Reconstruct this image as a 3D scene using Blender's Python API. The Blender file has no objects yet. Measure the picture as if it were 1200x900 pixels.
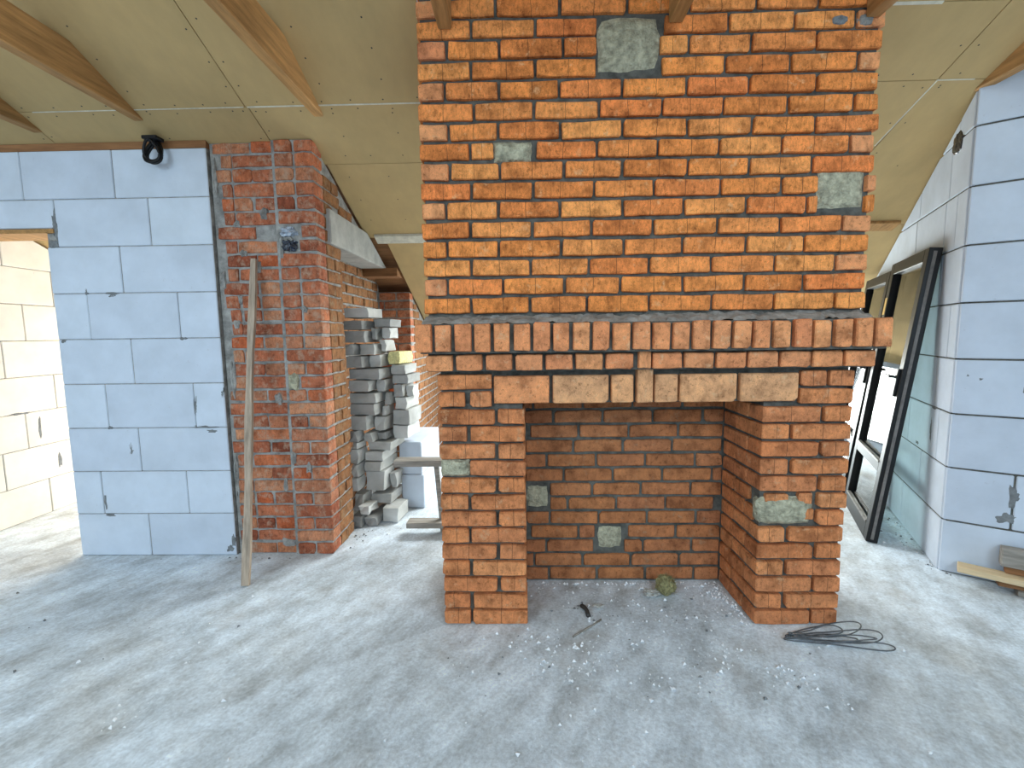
import bpy, bmesh, math, random
from mathutils import Vector, Matrix, noise

# ------------------------------------------------------------------ camera, world, lights
scn = bpy.context.scene
COL = scn.collection
CAM = (0.3754, -2.0478, 1.3378)
YAW, PITCH, ROLL, FPX = -0.02303, 0.10470, 0.01311, 550.29
fwd = Vector((math.sin(YAW)*math.cos(PITCH), math.cos(YAW)*math.cos(PITCH), -math.sin(PITCH)))
rgt = Vector((math.cos(YAW), -math.sin(YAW), 0)); dwn = fwd.cross(rgt)
r2 = rgt*math.cos(ROLL) + dwn*math.sin(ROLL); d2 = dwn*math.cos(ROLL) - rgt*math.sin(ROLL)
cd = bpy.data.cameras.new('camera'); cam = bpy.data.objects.new('camera', cd); COL.objects.link(cam)
cd.sensor_width = 36.0; cd.lens = FPX/1200*36; cd.clip_start = .02
mw = Matrix.Identity(4)
for i in range(3):
    mw[i][0] = r2[i]; mw[i][1] = -d2[i]; mw[i][2] = -fwd[i]; mw[i][3] = CAM[i]
cam.matrix_world = mw
scn.camera = cam

world = bpy.data.worlds.new('world'); scn.world = world; world.use_nodes = True
bg = world.node_tree.nodes['Background']; bg.inputs[0].default_value = (.80, .90, 1, 1); bg.inputs[1].default_value = 1.0

def area(name, loc, target, sx, sy, power, col, spread=math.pi):
    l = bpy.data.lights.new(name, 'AREA'); l.shape = 'RECTANGLE'; l.size = sx; l.size_y = sy
    l.energy = power; l.color = col; l.spread = spread
    o = bpy.data.objects.new(name, l); COL.objects.link(o); o.location = loc
    o.rotation_euler = (Vector(target) - Vector(loc)).to_track_quat('-Z', 'Y').to_euler()
    return o
# daylight entering by the openings of the place (each sits in a window opening of the shell)
DAY = (.64, .84, 1.0)
area('daylight_rear_windows', (-1.75, -4.93, 1.75), (-1.3, 0, 1.2), 2.7, 1.6, 27, DAY)
area('daylight_rear_window_side', (2.4, -4.93, 1.75), (2.0, 0, 1.0), 1.5, 1.6, 22, DAY)
area('daylight_rear_roof_window_a', (-2.5, -4.32, 2.93), (-.6, .3, .6), 1.7, 1.1, 86, DAY)
area('daylight_rear_roof_window_b', (1.7, -4.32, 2.93), (1.2, .3, .6), 1.5, 1.1, 84, DAY)
area('daylight_roof_window', (.83, 2.40, 1.72), (.75, 2.2, .6), 1.4, 1.0, 100, (.90, .975, 1.0))
area('daylight_back_window', (3.0, 3.92, .62), (2.4, 1.5, .3), 1.4, .85, 85, (.93, 1.0, .97))
area('daylight_side_room_window', (-2.45, 3.86, 1.05), (-2.7, 0, .35), 1.3, 1.2, 290, (1.0, .96, .89))

vs = scn.view_settings
vs.view_transform = 'Standard'; vs.look = 'None'; vs.gamma = 1; vs.use_curve_mapping = False
vs.exposure = 0.0

rnd = random.Random(7)
# ------------------------------------------------------------------ materials
def nm(name):
    m = bpy.data.materials.new(name); m.use_nodes = True
    nt = m.node_tree; b = nt.nodes['Principled BSDF']
    return m, nt, b
def node(nt, t, **kw):
    n = nt.nodes.new(t)
    for k, v in kw.items():
        if k.startswith('i_'):
            n.inputs[int(k[2:]) if k[2:].isdigit() else k[2:]].default_value = v
        else: setattr(n, k, v)
    return n
def ramp(nt, fac, stops):
    r = nt.nodes.new('ShaderNodeValToRGB'); e = r.color_ramp.elements
    while len(e) < len(stops): e.new(.5)
    for x, (p, c) in zip(e, stops): x.position = p; x.color = (*c, 1) if len(c) == 3 else c
    nt.links.new(fac, r.inputs[0]); return r.outputs[0]
def mix(nt, fac, a, b, mode='MIX'):
    n = nt.nodes.new('ShaderNodeMix'); n.data_type = 'RGBA'; n.blend_type = mode
    for s, v in ((0, fac), (6, a), (7, b)):
        if isinstance(v, bpy.types.NodeSocket): nt.links.new(v, n.inputs[s])
        elif isinstance(v, (int, float)): n.inputs[s].default_value = v
        else: n.inputs[s].default_value = (*v, 1)
    return n.outputs[2]
def coords(nt, scale=(1, 1, 1), rand=True, kind='Object', rot=(0, 0, 0)):
    tc = nt.nodes.new('ShaderNodeTexCoord'); mp = nt.nodes.new('ShaderNodeMapping')
    mp.inputs['Scale'].default_value = scale; mp.inputs['Rotation'].default_value = rot
    nt.links.new(tc.outputs[kind], mp.inputs[0])
    if rand:
        oi = nt.nodes.new('ShaderNodeObjectInfo'); mu = node(nt, 'ShaderNodeMath', operation='MULTIPLY', i_1=57.0)
        nt.links.new(oi.outputs['Random'], mu.inputs[0]); nt.links.new(mu.outputs[0], mp.inputs['Location'])
    return mp.outputs[0]
def noi(nt, vec, scale, detail=4, rough=.6):
    n = node(nt, 'ShaderNodeTexNoise'); n.inputs['Scale'].default_value = scale
    n.inputs['Detail'].default_value = detail; n.inputs['Roughness'].default_value = rough
    nt.links.new(vec, n.inputs['Vector']); return n.outputs['Fac']
def bump(nt, b, h, strength, dist, prev=None):
    n = node(nt, 'ShaderNodeBump'); n.inputs['Strength'].default_value = strength; n.inputs['Distance'].default_value = dist
    nt.links.new(h, n.inputs['Height'])
    if prev is not None: nt.links.new(prev, n.inputs['Normal'])
    nt.links.new(n.outputs[0], b.inputs['Normal']); return n.outputs[0]

def brick_material(name, stops, dust, dustcol, streak=.5, line=True):
    m, nt, b = nm(name); L = nt.links
    v = coords(nt); oi = node(nt, 'ShaderNodeObjectInfo')
    base = ramp(nt, oi.outputs['Random'], stops)
    n1 = noi(nt, v, 14, 4, .6)
    c = mix(nt, 1.0, base, ramp(nt, n1, [(.28, (.52, .48, .46)), (.5, (1, 1, 1)), (.74, (1.35, 1.32, 1.25))]), 'MULTIPLY')
    vs_ = coords(nt, (1, 1, .40)); n2 = noi(nt, vs_, 95, 4, .7)
    c = mix(nt, streak, c, ramp(nt, n2, [(.3, (.55, .5, .48)), (.5, (1, 1, 1)), (.7, (1.3, 1.26, 1.2))]), 'MULTIPLY')
    nm_ = noi(nt, v, 55, 5, .75)
    c = mix(nt, .8, c, ramp(nt, nm_, [(.32, (.38, .33, .30)), (.46, (1, 1, 1)), (.62, (1.0, 1.0, 1.0)), (.75, (1.4, 1.4, 1.35))]), 'MULTIPLY')
    nf = noi(nt, v, 420, 2, .5)
    c = mix(nt, .45, c, ramp(nt, nf, [(.35, (.62, .6, .58)), (.6, (1.15, 1.12, 1.1))]), 'MULTIPLY')
    nd = noi(nt, v, 22, 5, .7)
    d = ramp(nt, nd, [(.62-dust, (0, 0, 0)), (.74-dust*.6, (.75, .75, .75))])
    c = mix(nt, d, c, dustcol)
    hsum = node(nt, 'ShaderNodeMath', operation='ADD'); L.new(n2, hsum.inputs[0]); L.new(nd, hsum.inputs[1])
    if line:   # the pressed score down the middle of a brick
        tc = node(nt, 'ShaderNodeTexCoord'); sx = node(nt, 'ShaderNodeSeparateXYZ'); L.new(tc.outputs['Object'], sx.inputs[0])
        wob = node(nt, 'ShaderNodeMath', operation='MULTIPLY_ADD', i_1=.014, i_2=-.007); L.new(n1, wob.inputs[0])
        ax = node(nt, 'ShaderNodeMath', operation='ADD'); L.new(sx.outputs[0], ax.inputs[0]); L.new(wob.outputs[0], ax.inputs[1])
        rj = node(nt, 'ShaderNodeMath', operation='MULTIPLY_ADD', i_1=.03, i_2=-.015); L.new(oi.outputs['Random'], rj.inputs[0])
        ax2 = node(nt, 'ShaderNodeMath', operation='ADD'); L.new(ax.outputs[0], ax2.inputs[0]); L.new(rj.outputs[0], ax2.inputs[1])
        ab = node(nt, 'ShaderNodeMath', operation='ABSOLUTE'); L.new(ax2.outputs[0], ab.inputs[0])
        lt = node(nt, 'ShaderNodeMath', operation='LESS_THAN', i_1=.0014); L.new(ab.outputs[0], lt.inputs[0])
        c = mix(nt, node_mul(nt, lt.outputs[0], .7), c, (.07, .035, .02))
    L.new(c, b.inputs['Base Color']); b.inputs['Roughness'].default_value = .92
    b.inputs['Specular IOR Level'].default_value = .2
    p = bump(nt, b, hsum.outputs[0], .55, .004); bump(nt, b, nf, .35, .002, p)
    return m
def node_mul(nt, s, f):
    n = node(nt, 'ShaderNodeMath', operation='MULTIPLY', i_1=f); nt.links.new(s, n.inputs[0]); return n.outputs[0]

def simple(name, col, rough=.8, var=.25, scale=12, bscale=120, bstr=.3, bdist=.003, metal=0, spec=.3, vscale=(1, 1, 1), rand=True, objvar=0.0):
    m, nt, b = nm(name); v = coords(nt, vscale, rand)
    n = noi(nt, v, scale, 5, .65)
    c = mix(nt, 1.0, col, ramp(nt, n, [(.3, (1-var,)*3), (.7, (1+var,)*3)]), 'MULTIPLY')
    if objvar:
        oi = node(nt, 'ShaderNodeObjectInfo')
        c = mix(nt, 1.0, c, ramp(nt, oi.outputs['Random'], [(0, (1-objvar,)*3), (1, (1+objvar,)*3)]), 'MULTIPLY')
    nt.links.new(c, b.inputs['Base Color'])
    b.inputs['Roughness'].default_value = rough; b.inputs['Metallic'].default_value = metal
    b.inputs['Specular IOR Level'].default_value = spec
    if bstr: bump(nt, b, noi(nt, v, bscale, 4, .6), bstr, bdist)
    return m

M = {}
M['brick'] = brick_material('brick_orange', [(0, (0.626, 0.197, 0.054)), (.25, (0.845, 0.297, 0.078)), (.5, (0.736, 0.251, 0.075)), (.72, (0.855, 0.339, 0.100)), (.9, (0.784, 0.232, 0.068)), (1, (0.690, 0.227, 0.063))], .03, (0.815, 0.453, 0.218), streak=.7)
M['brick_pier'] = brick_material('brick_brown', [(0, (0.497, 0.177, 0.069)), (.3, (0.627, 0.238, 0.093)), (.6, (0.557, 0.210, 0.089)), (.85, (0.663, 0.271, 0.110)), (1, (0.557, 0.192, 0.075))], .04, (0.616, 0.373, 0.206), streak=.45)
M['brick_pink'] = brick_material('brick_smooth_pink', [(0, (0.628, 0.230, 0.102)), (.35, (0.729, 0.293, 0.123)), (.65, (0.678, 0.274, 0.123)), (1, (0.778, 0.332, 0.140))], .04, (0.703, 0.449, 0.253), streak=.2, line=False)
M['brick_pale'] = brick_material('brick_pale_lintel', [(0, (0.678, 0.320, 0.140)), (.5, (0.729, 0.368, 0.176)), (1, (0.653, 0.338, 0.168))], .04, (0.690, 0.444, 0.253), streak=.2, line=False)
M['brick_fire_shaded'] = brick_material('brick_firebox_shaded', [(0, (0.373, 0.140, 0.058)), (.4, (0.448, 0.177, 0.071)), (.7, (0.411, 0.158, 0.071)), (1, (0.467, 0.191, 0.082))], .03, (0.373, 0.235, 0.137), streak=.3, line=False)  # tones lowered to carry the shade inside the firebox
M['brick_old'] = brick_material('brick_weathered_red', [(0, (0.250, 0.068, 0.036)), (.18, (0.480, 0.162, 0.081)), (.36, (0.375, 0.113, 0.059)), (.55, (0.522, 0.243, 0.133)), (.72, (0.459, 0.110, 0.042)), (.86, (0.522, 0.203, 0.100)), (1, (0.375, 0.154, 0.088))], .12, (0.459, 0.309, 0.215), streak=.6, line=False)
M['brick_dusty_shaded'] = brick_material('brick_dusty_shaded_brown', [(0, (0.246, 0.105, 0.043)), (.5, (0.310, 0.144, 0.061)), (1, (0.289, 0.124, 0.052))], .12, (0.289, 0.204, 0.118), streak=.5, line=False)  # dusty brick, darkened further so the colour holds the pillar side's shade
M['mortar'] = simple('mortar_dark_grey', (.105, .102, .088), .95, .5, 18, 90, .8, .006)
M['mortar_light'] = simple('mortar_light_grey', (.29, .28, .26), .95, .5, 16, 90, .8, .006)
M['patch'] = simple('mortar_patch_grey_green', (.44, .41, .29), .95, .5, 34, 60, 1.0, .02)
M['smear'] = simple('mortar_smear_grey', (.20, .21, .215), .95, .3, 40, 120, .6, .004)
M['concrete'] = simple('lintel_concrete', (.42, .41, .375), .9, .2, 9, 150, .5, .004)
M['wood'] = simple('timber_beam', (.44, .235, .085), .7, .35, 6, 60, .35, .003, vscale=(7, .6, 7), objvar=.15)
M['wood_dark'] = simple('timber_brown', (.27, .125, .05), .7, .3, 6, 60, .35, .003, vscale=(.6, 7, 7), objvar=.1)
M['wood_grey'] = simple('timber_weathered_grey', (.32, .29, .25), .85, .35, 7, 80, .5, .003, vscale=(.7, 7, 7))
M['wood_plank'] = simple('timber_dirty_plank', (.42, .33, .25), .85, .4, 7, 80, .5, .003, vscale=(7, 7, .7))
M['wood_pale'] = simple('timber_fresh_pine', (.66, .50, .30), .7, .18, 6, 60, .3, .002, vscale=(.6, 7, 7))
M['black'] = simple('black_plastic', (.006, .006, .007), .45, .2, 10, 90, .1, .001, spec=.3)
M['gasket'] = simple('grey_frame_edge', (.17, .16, .15), .5, .35, 20, 90, .2, .001)
M['brass'] = simple('brass_plate', (.72, .52, .22), .35, .2, 40, 90, .2, .001, metal=.9)
M['wire'] = simple('steel_wire', (.13, .14, .15), .5, .3, 40, 90, .1, .001, metal=.5)
M['moss'] = simple('mineral_wool_clump', (.30, .27, .13), .95, .5, 60, 200, .8, .006)
M['crumb'] = simple('white_crumb', (.86, .87, .88), .8, .1, 60, 200, .2, .001)
M['screw'] = simple('screw_head', (.05, .045, .04), .6, .2, 40, 90, 0)
M['yellow'] = simple('yellow_foam', (.74, .67, .32), .9, .35, 60, 120, .8, .006)
M['foil'] = simple('dark_film', (.015, .020, .035), .22, .3, 30, 60, .5, .004, spec=.7)
M['filmlight'] = simple('grey_film', (.32, .36, .42), .25, .5, 50, 60, .5, .004, spec=.7)

def aac_mat(name, col, stain=.12, low=.94):
    m, nt, b = nm(name); v = coords(nt); L = nt.links
    n1 = noi(nt, v, 4, 4, .6)
    c = mix(nt, 1.0, col, ramp(nt, n1, [(.3, (1-stain, 1-stain, 1-stain*1.05)), (.65, (1.03, 1.03, 1.03))]), 'MULTIPLY')
    np_ = noi(nt, v, 55, 2, .5)
    c = mix(nt, node_mul(nt, ramp(nt, np_, [(.70, (0, 0, 0)), (.76, (1, 1, 1))]), .22), c, (.42, .42, .42))
    oi = node(nt, 'ShaderNodeObjectInfo')
    c = mix(nt, 1.0, c, ramp(nt, oi.outputs['Random'], [(0, (low, low, low*1.01)), (.6, (1, 1, 1)), (1, (1.03, 1.03, 1.02))]), 'MULTIPLY')
    L.new(c, b.inputs['Base Color']); b.inputs['Roughness'].default_value = .9; b.inputs['Specular IOR Level'].default_value = .15
    vr = coords(nt, (.25, 1, 1)); nr = noi(nt, vr, 160, 3, .6)
    p = bump(nt, b, nr, .25, .0015); bump(nt, b, np_, .2, .002, p)
    return m
M['aac'] = aac_mat('aerated_block', (.63, .69, .775))
M['aac_cream_lit'] = aac_mat('aerated_block_cream_lit', (.80, .76, .69))  # same blocks, with the side room's warm light put into the colour
M['aac_rough'] = aac_mat('aerated_offcut', (.60, .595, .57), .35, .55)

def board_mat():
    m, nt, b = nm('plasterboard'); v = coords(nt, rand=True); L = nt.links
    c = mix(nt, 1.0, (.50, .35, .165), ramp(nt, noi(nt, v, 2.2, 5, .6), [(.3, (.90, .91, .90)), (.7, (1.05, 1.04, 1.02))]), 'MULTIPLY')
    vst = coords(nt, (1.0, .15, 1)); c = mix(nt, .35, c, ramp(nt, noi(nt, vst, 16, 4, .6), [(.35, (.88, .9, .9)), (.65, (1.08, 1.07, 1.05))]), 'MULTIPLY')
    L.new(c, b.inputs['Base Color']); b.inputs['Roughness'].default_value = .85; b.inputs['Specular IOR Level'].default_value = .2
    bump(nt, b, noi(nt, v, 220, 2, .5), .15, .001); return m
M['board'] = board_mat()
M['board_edge'] = simple('joint_filler', (.62, .58, .47), .9, .2, 20, 90, .3, .002)

def floor_mat():
    m, nt, b = nm('concrete_floor'); L = nt.links
    v = coords(nt, rand=False)
    n1 = noi(nt, v, 1.1, 6, .62); n2 = noi(nt, v, 7, 6, .7); n3 = noi(nt, v, 70, 4, .6)
    v_r = coords(nt, (1, 1, 1), False, rot=(0, 0, math.radians(27)))
    mp2 = node(nt, 'ShaderNodeMapping'); mp2.inputs['Scale'].default_value = (1.7, .6, 1); L.new(v_r, mp2.inputs[0]); n4 = noi(nt, mp2.outputs[0], 4.2, 8, .7)
    c = ramp(nt, n1, [(.30, (.50, .51, .50)), (.5, (.66, .73, .79)), (.68, (.75, .83, .89))])
    c = mix(nt, .95, c, ramp(nt, n4, [(.32, (.66, .65, .63)), (.5, (1, 1, 1)), (.68, (1.24, 1.25, 1.26))]), 'MULTIPLY')
    c = mix(nt, .9, c, ramp(nt, n2, [(.3, (.74, .73, .71)), (.5, (1, 1, 1)), (.7, (1.2, 1.2, 1.2))]), 'MULTIPLY')
    c = mix(nt, .7, c, ramp(nt, n3, [(.3, (.74, .74, .74)), (.7, (1.2, 1.2, 1.2))]), 'MULTIPLY')
    n6 = noi(nt, v, 28, 5, .75); c = mix(nt, node_mul(nt, ramp(nt, n6, [(.62, (0, 0, 0)), (.72, (1, 1, 1))]), .45), c, (.30, .29, .27))
    n5 = noi(nt, v, 2.3, 5, .6)
    c = mix(nt, node_mul(nt, ramp(nt, n5, [(.55, (0, 0, 0)), (.70, (1, 1, 1))]), .35), c, (.33, .27, .21))
    L.new(c, b.inputs['Base Color']); b.inputs['Roughness'].default_value = .82; b.inputs['Specular IOR Level'].default_value = .3
    p = bump(nt, b, n4, .6, .015); p = bump(nt, b, n2, .5, .01, p); bump(nt, b, n3, .5, .003, p)
    return m
M['floor'] = floor_mat()

def glass_mat():
    m, nt, b = nm('door_glass'); L = nt.links
    out = nt.nodes['Material Output']; tr = node(nt, 'ShaderNodeBsdfTransparent'); tr.inputs[0].default_value = (.80, .90, .88, 1)
    gl = node(nt, 'ShaderNodeBsdfGlossy'); gl.inputs['Roughness'].default_value = .04
    fr = node(nt, 'ShaderNodeFresnel'); fr.inputs[0].default_value = 1.55
    ms = node(nt, 'ShaderNodeMixShader'); L.new(fr.outputs[0], ms.inputs[0]); L.new(tr.outputs[0], ms.inputs[1]); L.new(gl.outputs[0], ms.inputs[2])
    L.new(ms.outputs[0], out.inputs['Surface']); return m
M['glass'] = glass_mat()

# ------------------------------------------------------------------ helpers
def link(name, me, mat=None, parent=None, loc=(0, 0, 0), rot=None, scale=None):
    o = bpy.data.objects.new(name, me); COL.objects.link(o)
    if mat is not None and me is not None and not me.materials: me.materials.append(M[mat] if isinstance(mat, str) else mat)
    o.location = loc
    if rot is not None: o.rotation_euler = rot
    if scale is not None: o.scale = scale
    if parent is not None: o.parent = parent
    return o
def tag(o, label=None, cat=None, group=None, kind=None):
    for k, v in (('label', label), ('category', cat), ('group', group), ('kind', kind)):
        if v: o[k] = v
    return o
def empty(name, loc=(0, 0, 0), rot=None):
    o = link(name, None, None, None, loc, rot); o.empty_display_size = .1; return o
def bm_mesh(name, bm, smooth=False):
    bmesh.ops.recalc_face_normals(bm, faces=bm.faces[:])
    me = bpy.data.meshes.new(name); bm.to_mesh(me); bm.free()
    if smooth:
        for p in me.polygons: p.use_smooth = True
    return me
def add_box(bm, a, b, bevel=0, mat=None, jit=0, rng=rnd):
    x0, y0, z0 = a; x1, y1, z1 = b
    vs_ = [bm.verts.new((x, y, z)) for x in (x0, x1) for y in (y0, y1) for z in (z0, z1)]
    if jit:
        for v in vs_: v.co += Vector((rng.uniform(-jit, jit), rng.uniform(-jit, jit), rng.uniform(-jit, jit)))
    f = [(0, 1, 3, 2), (4, 6, 7, 5), (0, 4, 5, 1), (2, 3, 7, 6), (0, 2, 6, 4), (1, 5, 7, 3)]
    fs = [bm.faces.new([vs_[i] for i in q]) for q in f]
    if bevel:
        es = list({e for q in fs for e in q.edges})
        bmesh.ops.bevel(bm, geom=es, offset=bevel, segments=1, affect='EDGES', profile=.5)
    if mat is not None:
        bmesh.ops.transform(bm, matrix=mat, verts=[v for v in vs_ if v.is_valid])
    return fs
def box_obj(name, a, b, mat, parent=None, bevel=0.0, jit=0, origin='base', rot=None):
    c = Vector(((a[0]+b[0])/2, (a[1]+b[1])/2, min(a[2], b[2])))
    bm = bmesh.new(); add_box(bm, Vector(a)-c, Vector(b)-c, bevel, jit=jit)
    return link(name, bm_mesh(name, bm), mat, parent, c, rot)
def clip(bm, co, no):
    g = bm.verts[:] + bm.edges[:] + bm.faces[:]
    r = bmesh.ops.bisect_plane(bm, geom=g, plane_co=co, plane_no=no, clear_outer=True)
    es = [e for e in r['geom_cut'] if isinstance(e, bmesh.types.BMEdge)]
    if es: bmesh.ops.edgeloop_fill(bm, edges=es)
def tube(bm, pts, r, n=6, closed=False):
    rings = []; N = len(pts)
    for i, p in enumerate(pts):
        p = Vector(p); a = Vector(pts[(i-1) % N] if closed or i else pts[0]); b = Vector(pts[(i+1) % N] if closed or i < N-1 else pts[-1])
        t = (b-a).normalized(); u = t.cross(Vector((0, 0, 1)))
        if u.length < 1e-3: u = t.cross(Vector((1, 0, 0)))
        u.normalize(); w = t.cross(u)
        rings.append([bm.verts.new(p + (u*math.cos(k*2*math.pi/n) + w*math.sin(k*2*math.pi/n))*r) for k in range(n)])
    for i in range(N if closed else N-1):
        A, B = rings[i], rings[(i+1) % N]
        for k in range(n): bm.faces.new((A[k], A[(k+1) % n], B[(k+1) % n], B[k]))
    if not closed: bm.faces.new(rings[0]); bm.faces.new(rings[-1][::-1])

# slope of the roof: z = SZ(y)
SS, SY0, SZ0 = .42, .73, 2.449
def SZ(y): return SZ0 - SS*(y-SY0)
SN = Vector((0, SS, 1)).normalized()

# brick meshes: chipped outline, chamfered front; local x along the face, y into the wall, z up, origin in the middle of the front face
BR = {}
def brick_me(w, h, d, rng, chip=.0035, cham=.0035):
    bm = bmesh.new(); out = []; nx = 3 if w > .16 else 2
    def corner(sx, sz, flip):
        r = rng.uniform(.003, .007) if rng.random() > .14 else rng.uniform(.008, .016)
        q = rng.uniform(.5, 1.1)
        p = [(sx*(w/2-r), sz*h/2), (sx*w/2, sz*(h/2-r*q))]
        out.extend(p[::-1] if flip else p)
    corner(-1, -1, True)
    for k in range(1, nx): out.append((-w/2 + w*k/nx, -h/2))
    corner(1, -1, False); corner(1, 1, True)
    for k in range(1, nx): out.append((w/2 - w*k/nx, h/2))
    corner(-1, 1, False)
    R0, R1, R2 = [], [], []
    for x, z in out:
        x2 = x + rng.uniform(-chip, chip)*.5; z2 = z + rng.uniform(-chip, chip)*.7
        sx = 1 - 2*cham/w; sz = 1 - 2*cham/h
        R0.append(bm.verts.new((x2*sx, rng.uniform(-.002, .002), z2*sz)))
        R1.append(bm.verts.new((x2, cham + rng.uniform(0, .003), z2)))
        R2.append(bm.verts.new((x, d, z)))
    n = len(out)
    bm.faces.new(R0)
    for i in range(n):
        j = (i+1) % n
        bm.faces.new((R0[i], R1[i], R1[j], R0[j])); bm.faces.new((R1[i], R2[i], R2[j], R1[j]))
    bm.faces.new(R2[::-1])
    return bm
def brick_variant(cls, mat, rng):
    key = (cls, mat)
    if key not in BR:
        w, h, d, chip = {'s': (.25, .065, .12, .0035), 'h': (.12, .065, .25, .0035), 't': (.067, .113, .25, .002), 'o': (.25, .065, .12, .0055), 'q': (.12, .065, .12, .0055), 'l': (.25, .125, .12, .002), 'k': (.10, .125, .12, .002)}[cls]
        BR[key] = []
        for i in range(8):
            me = bm_mesh('brick', brick_me(w, h, d, rng, chip)); me.materials.append(M[mat]); BR[key].append((me, w, h, d))
    return rng.choice(BR[key])
def brick(parent, face, u0, u1, z0, z1, mat, cls=None, depth=None, out=0, rng=rnd, name='brick', tilt=True):
    """face = (origin, u, into): u runs along the wall, into points into it"""
    O, U, I = face
    w = u1-u0
    if cls is None: cls = 's' if w > .165 else 'h'
    me, bw, bh, bd = brick_variant(cls, mat, rng)
    o = link(name, me, None, parent)
    c = O + U*((u0+u1)/2) + Vector((0, 0, (z0+z1)/2)) - I*out
    sx, sy, sz = w/bw, (depth or bd)/bd, (z1-z0)/bh
    r = Matrix(((U.x, I.x, 0, 0), (U.y, I.y, 0, 0), (0, 0, 1, 0), (0, 0, 0, 1)))
    if tilt: r = r @ Matrix.Rotation(rng.uniform(-.008, .008), 4, 'Y') @ Matrix.Rotation(rng.uniform(-.012, .012), 4, 'Z')
    if rng.random() < .5: sx, flip = sx, 1
    m = Matrix.Translation(c) @ r @ Matrix.Diagonal((sx, sy, sz, 1))
    o.matrix_local = parent_inv(parent) @ m
    return o
def parent_inv(p): 
    return p.matrix_basis.inverted() if p is not None else Matrix.Identity(4)
def stuff_bricks(name, parent, items, mat, rng):
    """joined bricks: items of (face, u0, u1, z0, z1, depth, out)"""
    bm = bmesh.new()
    for (O, U, I), u0, u1, z0, z1, d, out in items:
        b2 = brick_me(u1-u0, z1-z0, d, rng)
        r = Matrix(((U.x, I.x, 0, 0), (U.y, I.y, 0, 0), (0, 0, 1, 0), (0, 0, 0, 1)))
        c = O + U*((u0+u1)/2) + Vector((0, 0, (z0+z1)/2)) - I*out
        bmesh.ops.transform(b2, matrix=parent_inv(parent) @ Matrix.Translation(c) @ r, verts=b2.verts[:])
        t = bpy.data.meshes.new('t'); b2.to_mesh(t); b2.free(); bm.from_mesh(t); bpy.data.meshes.remove(t)
    o = link(name, bm_mesh(name, bm), mat, parent); o['kind'] = 'stuff'
    return o
def cut(iv, holes):
    res = [iv]
    for a, b in holes:
        nx = []
        for u0, u1 in res:
            if b <= u0 or a >= u1: nx.append((u0, u1)); continue
            if a - u0 > .035: nx.append((u0, a-.006))
            if u1 - b > .035: nx.append((b+.006, u1))
        res = nx
    return res
def blob(name, parent, face, u0, u1, z0, z1, mat, seed, thick=.012, base=-.004, square=.35, out=0, rough=.14):
    """lumpy mortar patch lying on a wall face"""
    O, U, I = face; bm = bmesh.new(); n, rings = 24, 4
    cu, cz, ru, rz = (u0+u1)/2, (z0+z1)/2, (u1-u0)/2, (z1-z0)/2
    rg = random.Random(seed); prof = []; h1, h2, h3, p1, p2, p3 = (rg.uniform(.3, 1) for _ in range(6))
    for k in range(n):
        a = 2*math.pi*k/n; c_, s_ = math.cos(a), math.sin(a)
        sq = 1/max(abs(c_), abs(s_)); prof.append((1-square + square*sq)*(1 - rough*.5*(1 + (h1*math.sin(2*a+p1*9) + h2*math.sin(3*a+p2*9) + h3*math.sin(5*a+p3*9))/1.8) + rg.uniform(-.05, .05)))
    def P(u, z, y): return parent_inv(parent) @ (O + U*u + Vector((0, 0, z)) - I*y)
    cen = bm.verts.new(P(cu, cz, thick)); prev = None
    for j in range(1, rings+1):
        f = j/rings; row = []
        for k in range(n):
            a = 2*math.pi*k/n
            y = thick*(1-f**4)*.9 + rg.uniform(-.25, .25)*thick + base*f
            if j == rings: y = base - .01
            row.append(bm.verts.new(P(cu + ru*f*prof[k]*math.cos(a), cz + rz*f*prof[k]*math.sin(a), y + out)))
        for k in range(n):
            k2 = (k+1) % n
            if prev is None: bm.faces.new((cen, row[k], row[k2]))
            else: bm.faces.new((prev[k], row[k], row[k2], prev[k2]))
        prev = row
    bm.faces.new(prev[::-1])
    return link(name, bm_mesh(name, bm), mat, parent)

FX = Vector((1, 0, 0)); FY = Vector((0, 1, 0))
# ------------------------------------------------------------------ floor
def floor():
    bm = bmesh.new()
    dents = [((-1.042, -.547), .085, .016), ((-1.214, -.083), .06, .011), ((-1.75, .33), .08, .006)]
    xs = [-3.7 + .045*i for i in range(0, 175)]; ys = [-5.2 + .28*i for i in range(0, 14)] + [-1.25 + .045*i for i in range(0, 128)]
    V = []
    for y in ys:
        row = []
        for x in xs:
            z = .0035*noise.noise(Vector((x*1.3, y*1.3, 0))) + .003*noise.noise(Vector((x*5, y*5, 3)))
            for (cx, cy), r, d in dents:
                q = ((x-cx)**2 + (y-cy)**2)/(r*r)
                if q < 6: z -= d*math.exp(-q*q)
            row.append(bm.verts.new((x, y, z)))
        V.append(row)
    for j in range(len(ys)-1):
        for i in range(len(xs)-1): bm.faces.new((V[j][i], V[j][i+1], V[j+1][i+1], V[j+1][i]))
    o = link('floor', bm_mesh('floor', bm, True), 'floor'); o['kind'] = 'structure'
    return o
floor()

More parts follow.
